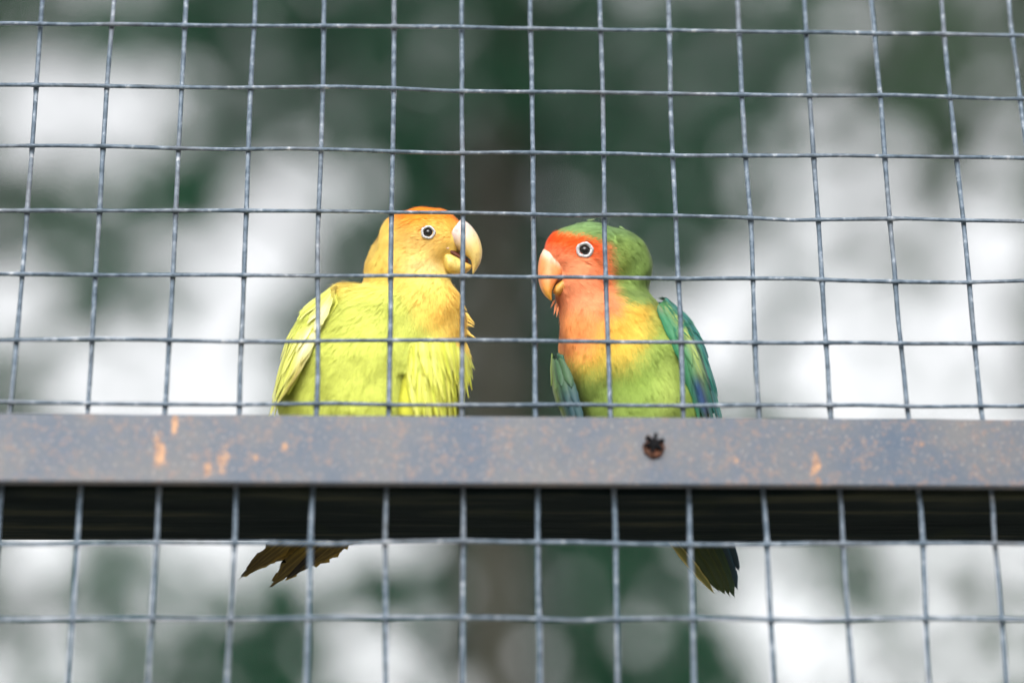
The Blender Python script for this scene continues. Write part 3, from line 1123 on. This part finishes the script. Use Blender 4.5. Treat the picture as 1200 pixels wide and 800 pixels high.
off = .0006
for row, (t0, lt, ws, nn_) in enumerate(((.42, .62, .04, 13), (.30, .54, .042, 12), (.16, .46, .045, 11), (.06, .32, .07, 7))):
    for k in range(nn_):
        s0 = .05+.80*k/(nn_-1)
        feather_on(SL, out_l, s0+rng.normal(0, .012), t0+rng.normal(0, .03), ws, lt*rng.uniform(.9, 1.1), -.03, off+row*.0004+.00012*(k % 2), wcol_l(k+row), wl, .35, .0012 if k < 3 else .0003, rag=.06)
wing_down(SL, out_l, col_yellow, wl, 5000, .42, flow_y)
out_r = -FV
SR = Sheet([(487, 402, 12), (476, 425, 10.5), (468, 448, 10), (464, 470, 10.5), (464, 500, 13)],
           [(512, 398, 9.5), (511, 425, 6.8), (509, 448, 6.3), (508, 470, 7), (508, 500, 9.5)],
           [(540, 402, 21), (546, 425, 20), (547, 448, 20), (546, 470, 21), (542, 500, 24)])
wr = wing_base(SR, out_r, C(200, 200, 70), YB)


def wcol_r(kind):
    base = [C(198, 202, 80), C(188, 194, 66), C(208, 211, 98)][kind % 3]

    def f(L, A, s, t):
        c = np.broadcast_to(base, (*L.shape, 3)).copy()
        e = sstep(.2, 1.0, A)[..., None]
        c = c*(1-e*.6)+C(212, 212, 122)*e*.6
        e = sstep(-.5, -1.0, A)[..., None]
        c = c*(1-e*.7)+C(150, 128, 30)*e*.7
        sp = (np.clip(sstep(.18, .02, s)*(.6+.6*np.sin(t*60+s*90)), 0, 1)*.7)[..., None]
        return c*(1-sp)+C(110, 92, 40)*sp
    return f


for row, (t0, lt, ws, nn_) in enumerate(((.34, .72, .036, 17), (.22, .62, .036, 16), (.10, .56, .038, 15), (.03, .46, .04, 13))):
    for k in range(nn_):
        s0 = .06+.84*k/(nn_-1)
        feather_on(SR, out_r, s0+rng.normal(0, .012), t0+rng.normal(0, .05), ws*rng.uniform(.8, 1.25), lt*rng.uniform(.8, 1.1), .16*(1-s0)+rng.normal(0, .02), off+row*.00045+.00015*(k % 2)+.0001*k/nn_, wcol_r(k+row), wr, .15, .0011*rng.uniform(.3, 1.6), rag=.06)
wing_down(SR, out_r, col_yellow, wr, 5000, .36, flow_y)
# tail, dark olive, hanging below the beam behind it
ty = link('tail', mesh_from('tail', *[np.array(q) if i == 0 else q for i, q in enumerate(tube([P(440, 545, .050), P(415, 580, .060), P(392, 612, .064), P(368, 632, .066)], [.009, .0085, .007, .003], 12))],
                            np.tile(C(150, 140, 60), (48, 1))), M_SKIN, YB)


def tcol_y(l, a):
    d = sstep(.35, .8, np.array(l))
    c = C(170, 145, 50)*(1-d)+TY_TIP*d
    e = sstep(.7, 1.0, np.array(a))
    c = c*(.75+.35*math.sin(a*11+l*5))
    return c*(1-.5*e)+C(165, 135, 52)*.5*e


for (bx, by, ex, ey, wd, yy) in ((385, 585, 285, 674, 2.6, 70), (392, 590, 296, 668, 2.4, 69.2), (400, 592, 306, 662, 2.6, 70.5), (424, 590, 318, 685, 2.9, 67.5), (412, 592, 327, 676, 2.4, 68.3),
                                 (432, 594, 340, 674, 2.6, 66.6), (440, 594, 352, 667, 2.6, 66.0), (450, 594, 366, 660, 2.8, 65.4), (458, 592, 378, 653, 2.8, 64.8), (400, 588, 330, 662, 2.8, 71), (430, 588, 350, 655, 3, 71.4)):
    TY_TIP = C(34, 28, 16)+(C(112, 94, 34)-C(34, 28, 16))*rng.random()**2
    tail_feather(ty, (bx, by, 60), (ex, ey, yy), wd, tcol_y, .5, 22, 11, .16)
for x in (405, 462):
    foot(YB, x, 29, FY)

# ================================================================== green bird
GB = empty('lovebird', P(740, 560, .03), 'green lovebird with a red-orange face, peach beak and teal wings', 'bird', 'lovebirds on the perch')
FG = Field([
    (748, 450, 35, 22.5, 27.5, 23.0, 0),
    (757, 482, 34, 22.0, 18.5, 23.5, 0),
    (720, 425, 31, 18.5, 21.0, 19.5, -8),
    (708, 385, 29, 15.6, 15.0, 16.0, 0),
    (738, 378, 33, 10.5, 13.0, 15.0, 0),
    (693, 300, 25, 14.2, 12.2, 12.0, -8),
    (724, 318, 31, 12.2, 14.5, 13.0, -12),
    (680, 338, 25, 9.0, 10.0, 10.0, 0),
    (655, 300, 23, 5.0, 7.5, 8.0, 0),
], .0055)


def col_green(px, py):
    n = len(px)
    c = np.tile(C(150, 174, 86), (n, 1))
    c = blend(c, C(160, 180, 94), (.5+.5*lowfreq(px, py, .6))*.5)
    c = blend(c, C(142, 170, 72), np.exp(-(((px-745)/30)**2+((py-440)/22)**2))*.5)
    c = blend(c, C(190, 205, 110), np.exp(-(((px-780)/14)**2+((py-455)/40)**2))*.5)
    # yellow breast
    yl = sstep(452, 405, py+.10*(px-690))*sstep(778, 742, px+(py-365)*.30)*sstep(335, 352, py)
    c = blend(c, C(230, 198, 86), yl)
    c = blend(c, C(240, 184, 80), np.exp(-(((px-715)/34)**2+((py-372)/26)**2))*.9)
    c = blend(c, C(244, 162, 96), sstep(722, 690, px+(py-380)*.35)*sstep(432, 398, py)*sstep(340, 350, py))
    # nape and crown
    nape = sstep(707, 729, px-(py-300)*.16)*sstep(360, 347, py+.05*(px-740))
    crown = sstep(279, 269, py-(px-660)*.17)
    g = np.maximum(nape, crown)
    face = (1-g)*sstep(376, 350, py-.05*(px-680))*sstep(736, 716, px)
    c = blend(c, C(245, 160, 114), face)
    c = blend(c, C(246, 124, 56), face*np.exp(-(((px-708)/12)**2+((py-315)/34)**2))*.5)
    red = face*sstep(306, 284, py-.16*(px-650))*sstep(715, 690, px)
    c = blend(c, C(244, 94, 34), red)
    c = blend(c, C(222, 158, 112), face*np.exp(-(((px-671)/9)**2+((py-318)/9)**2))*.55)
    c = blend(c, C(134, 162, 88), g)
    c = blend(c, C(134, 168, 112), g*sstep(285, 262, py)*.9)
    c = blend(c, C(150, 164, 78), g*np.exp(-(((px-728)/9)**2+((py-310)/22)**2))*.6)
    c = blend(c, C(128, 148, 84), g*np.exp(-(((px-745)/20)**2+((py-342)/10)**2))*.7)
    return c


flow_g = [(690, 261, 1, .0), (650, 280, .5, -.8), (668, 275, .9, -.5), (690, 300, 1, .1), (680, 325, .8, .6), (660, 350, .5, 1), (725, 280, 1, .5), (750, 300, .6, 1), (762, 335, .3, 1),
          (660, 380, .1, 1), (700, 400, .15, 1), (745, 370, .5, 1), (670, 430, .1, 1), (720, 450, .1, 1), (770, 440, .3, 1), (790, 470, .3, 1)]
lo = np.array([P(615, 500, .03)[0], -.002, BEAM_Z1-.004]); hi = np.array([P(850, 300, .03)[0], .075, P(700, 232, .03)[2]])
build_body(GB, FG, col_green, flow_g, lo, hi, 170000, [(685.2, 293, 10.2), (646, 318, 13), (640, 308, 8), (652, 326, 6)],
           lambda px, py: np.where(py < 345, 2.2, 3.6))
for (bx, by, ex, ey, wd) in ((650, 352, 645, 361, .5), (652, 356, 649, 369, .6), (654, 360, 652, 372, .5), (726, 266, 734, 270, .5), (688, 259, 697, 257, .5), (748, 282, 754, 288, .5)):
    def cf(l, a, px=bx, py=by):
        return col_green(np.array([float(px)]), np.array([float(py)]))[0]*(1-.1*l)+C(245, 190, 150)*.1*l
    tail_feather(GB, (bx, by, 25), (ex, ey, 25), wd, cf, 0, 10, 5, .08, True)
eye(GB, FG, 685.2, 293, 1.95, 3.1)
loft_profile('upper_beak',
             [(637, 292), (633, 300), (630.8, 310), (630.4, 320), (631.6, 331), (635, 341), (640, 348), (645.5, 352.5)],
             [(667, 310), (663.5, 317), (660.5, 322), (656.5, 326.5), (652, 331), (648.5, 337), (646.8, 344), (646.8, 352)],
             [22.5, 21.5, 20.5, 20], [6.2, 6.8, 6.8, 6.4, 5.6, 4.4, 2.8, .5],
             lambda t, ca: C(234, 200, 180)*(1-sstep(.02, .22, t))+(C(230, 146, 88)*(1-sstep(.5, .95, t))+C(226, 172, 66)*sstep(.5, .95, t))*sstep(.02, .22, t), M_BEAK, GB, 2.2)
loft_profile('lower_beak',
             [(664, 322), (657, 328), (651, 334), (648, 340)], [(664, 344), (657, 347), (652, 347), (648.5, 344)], [23, 22, 21], [5.6, 5.2, 4.0, 1.2],
             lambda t, ca: C(200, 150, 70), M_BEAK, GB, 2.2)
loft_profile('mouth', [(665, 318), (656, 325), (649, 333)], [(664, 326), (656, 331), (650, 338)], 22.5, [5.9, 5.5, 3.0], lambda t, ca: C(60, 32, 20), M_MOUTH, GB)
# wing edge-on at the bird's left flank
out_g = RV*.8-FV*.6
SG = Sheet([(770, 360, 17), (784, 388, 14), (798, 418, 13.5), (808, 452, 15.5), (821, 500, 20)],
           [(776, 352, 24), (803, 378, 22), (820, 408, 21), (832, 446, 22), (845, 500, 26)],
           [(768, 352, 46), (795, 372, 52), (812, 402, 55), (822, 440, 58), (834, 500, 62)])
wg = wing_base(SG, out_g, C(44, 96, 84), GB)


def wcol_g(kind):
    def f(L, A, s, t):
        teal = np.broadcast_to([C(30, 108, 100), C(26, 98, 98), C(36, 116, 102)][kind % 3], (*L.shape, 3)).copy()
        green = np.broadcast_to(C(52, 122, 84), teal.shape)
        lime = np.broadcast_to(C(176, 184, 78), teal.shape)
        dark = np.broadcast_to(C(44, 42, 44), teal.shape)
        navy = np.broadcast_to(C(36, 70, 120), teal.shape)
        c = teal*1.0
        wgr = sstep(.22, .08, s)[..., None]
        c = c*(1-wgr)+green*wgr
        mottle = (.5+.5*np.sin(s*160+t*37+kind)*np.sin(t*90+kind*2))
        wl_ = (np.exp(-((s-.21)/.085)**2)*sstep(.85, .55, t)*(.25+.6*mottle)).clip(0, 1)[..., None]
        c = c*(1-wl_)+lime*wl_
        wd_ = (np.exp(-((s-.15)/.10)**2)*sstep(.5, .8, t)*.95)[..., None]
        c = c*(1-wd_)+dark*wd_
        wn = (np.exp(-((s-.12)/.06)**2)*sstep(.62, .72, t)*sstep(.95, .8, t)*.8)[..., None]
        c = c*(1-wn)+navy*wn
        ln = (np.exp(-((s-.30)/.02)**2)*sstep(.1, .3, t)*.8)[..., None]
        c = c*(1-ln)+dark*.6*ln
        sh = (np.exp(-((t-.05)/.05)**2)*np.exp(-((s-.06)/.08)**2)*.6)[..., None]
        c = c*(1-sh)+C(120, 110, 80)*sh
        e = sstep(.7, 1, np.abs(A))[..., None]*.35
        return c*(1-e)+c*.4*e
    return f


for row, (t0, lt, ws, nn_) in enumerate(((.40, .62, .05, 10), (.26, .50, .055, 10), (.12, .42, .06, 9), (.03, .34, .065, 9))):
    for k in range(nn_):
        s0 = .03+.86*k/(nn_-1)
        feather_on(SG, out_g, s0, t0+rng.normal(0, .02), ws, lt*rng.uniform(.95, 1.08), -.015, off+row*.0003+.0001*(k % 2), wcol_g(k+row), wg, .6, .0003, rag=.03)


def col_shoulder(px, py):
    return blend(np.tile(C(44, 120, 98), (len(px), 1)), C(96, 140, 80), sstep(785, 768, px))


wing_down(SG, out_g, col_shoulder, wg, 3500, .30, [(780, 360, .6, 1), (800, 380, .5, 1), (815, 420, .35, 1)], .06, 1, 3.0)
# far wing, seen past the breast
out_h = -RV*.8-FV*.6
SH = Sheet([(658, 414, 19), (667, 434, 18), (675, 456, 17), (681, 476, 17.5), (686, 500, 19)],
           [(652, 412, 28), (650, 432, 27), (652, 456, 26), (658, 476, 26.5), (668, 500, 28)],
           [(664, 410, 46), (662, 430, 50), (664, 456, 54), (670, 476, 57), (680, 500, 60)])
wh = wing_base(SH, out_h, C(60, 92, 74), GB)


def wcol_h(kind):
    def f(L, A, s, t):
        c = np.broadcast_to([C(62, 94, 66), C(54, 86, 72), C(60, 90, 60)][kind % 3], (*L.shape, 3)).copy()
        b = (sstep(.4, .7, t)*.8)[..., None]
        c = c*(1-b)+C(48, 76, 88)*b
        e = (sstep(.22, .40, s)*sstep(1.0, .8, t)*sstep(.65, .5, s))[..., None]*.55
        c = c*(1-e)+C(150, 172, 70)*e
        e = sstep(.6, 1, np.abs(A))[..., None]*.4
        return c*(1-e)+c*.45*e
    return f


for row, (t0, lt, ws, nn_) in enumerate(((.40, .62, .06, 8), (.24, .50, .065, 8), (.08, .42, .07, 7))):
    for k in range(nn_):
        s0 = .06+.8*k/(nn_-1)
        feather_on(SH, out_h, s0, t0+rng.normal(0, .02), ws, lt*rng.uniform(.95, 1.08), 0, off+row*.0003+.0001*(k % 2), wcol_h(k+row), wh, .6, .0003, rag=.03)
# tail
tg_ = link('tail', mesh_from('tail', *[np.array(q) if i == 0 else q for i, q in enumerate(tube([P(765, 540, .050), P(790, 575, .060), P(808, 605, .064), P(822, 632, .066)], [.009, .0085, .007, .003], 12))],
                             np.tile(C(80, 100, 50), (48, 1))), M_SKIN, GB)


def tcol_g(kind):
    base = [C(46, 60, 28), C(38, 58, 34), C(30, 52, 60), C(104, 104, 52)][kind]
    rim = [C(84, 90, 40), C(56, 78, 48), C(40, 76, 96), C(214, 196, 120)][kind]

    def f(l, a):
        e = sstep(.5, 1.0, np.array(abs(a)))*.6
        return base*(1-e)+rim*e
    return f


for (bx, by, ex, ey, wd, yy, k) in ((748, 585, 836, 693, 1.5, 66.0, 3), (772, 585, 842, 692, 2.1, 66.8, 0), (792, 585, 849, 695, 2.4, 67.4, 0), (803, 585, 855, 697, 2.4, 68.0, 0), (814, 585, 861, 699, 2.3, 68.6, 1),
                                    (826, 585, 864, 690, 2.2, 69.2, 2), (834, 588, 866, 668, 1.9, 69.8, 2), (806, 590, 846, 688, 2.6, 70.4, 1)):
    tail_feather(tg_, (bx, by, 59), (ex, ey, yy), wd, tcol_g(k), .4, 18, 9, .06)
for x in (716, 762):
    foot(GB, x, 29, FG)
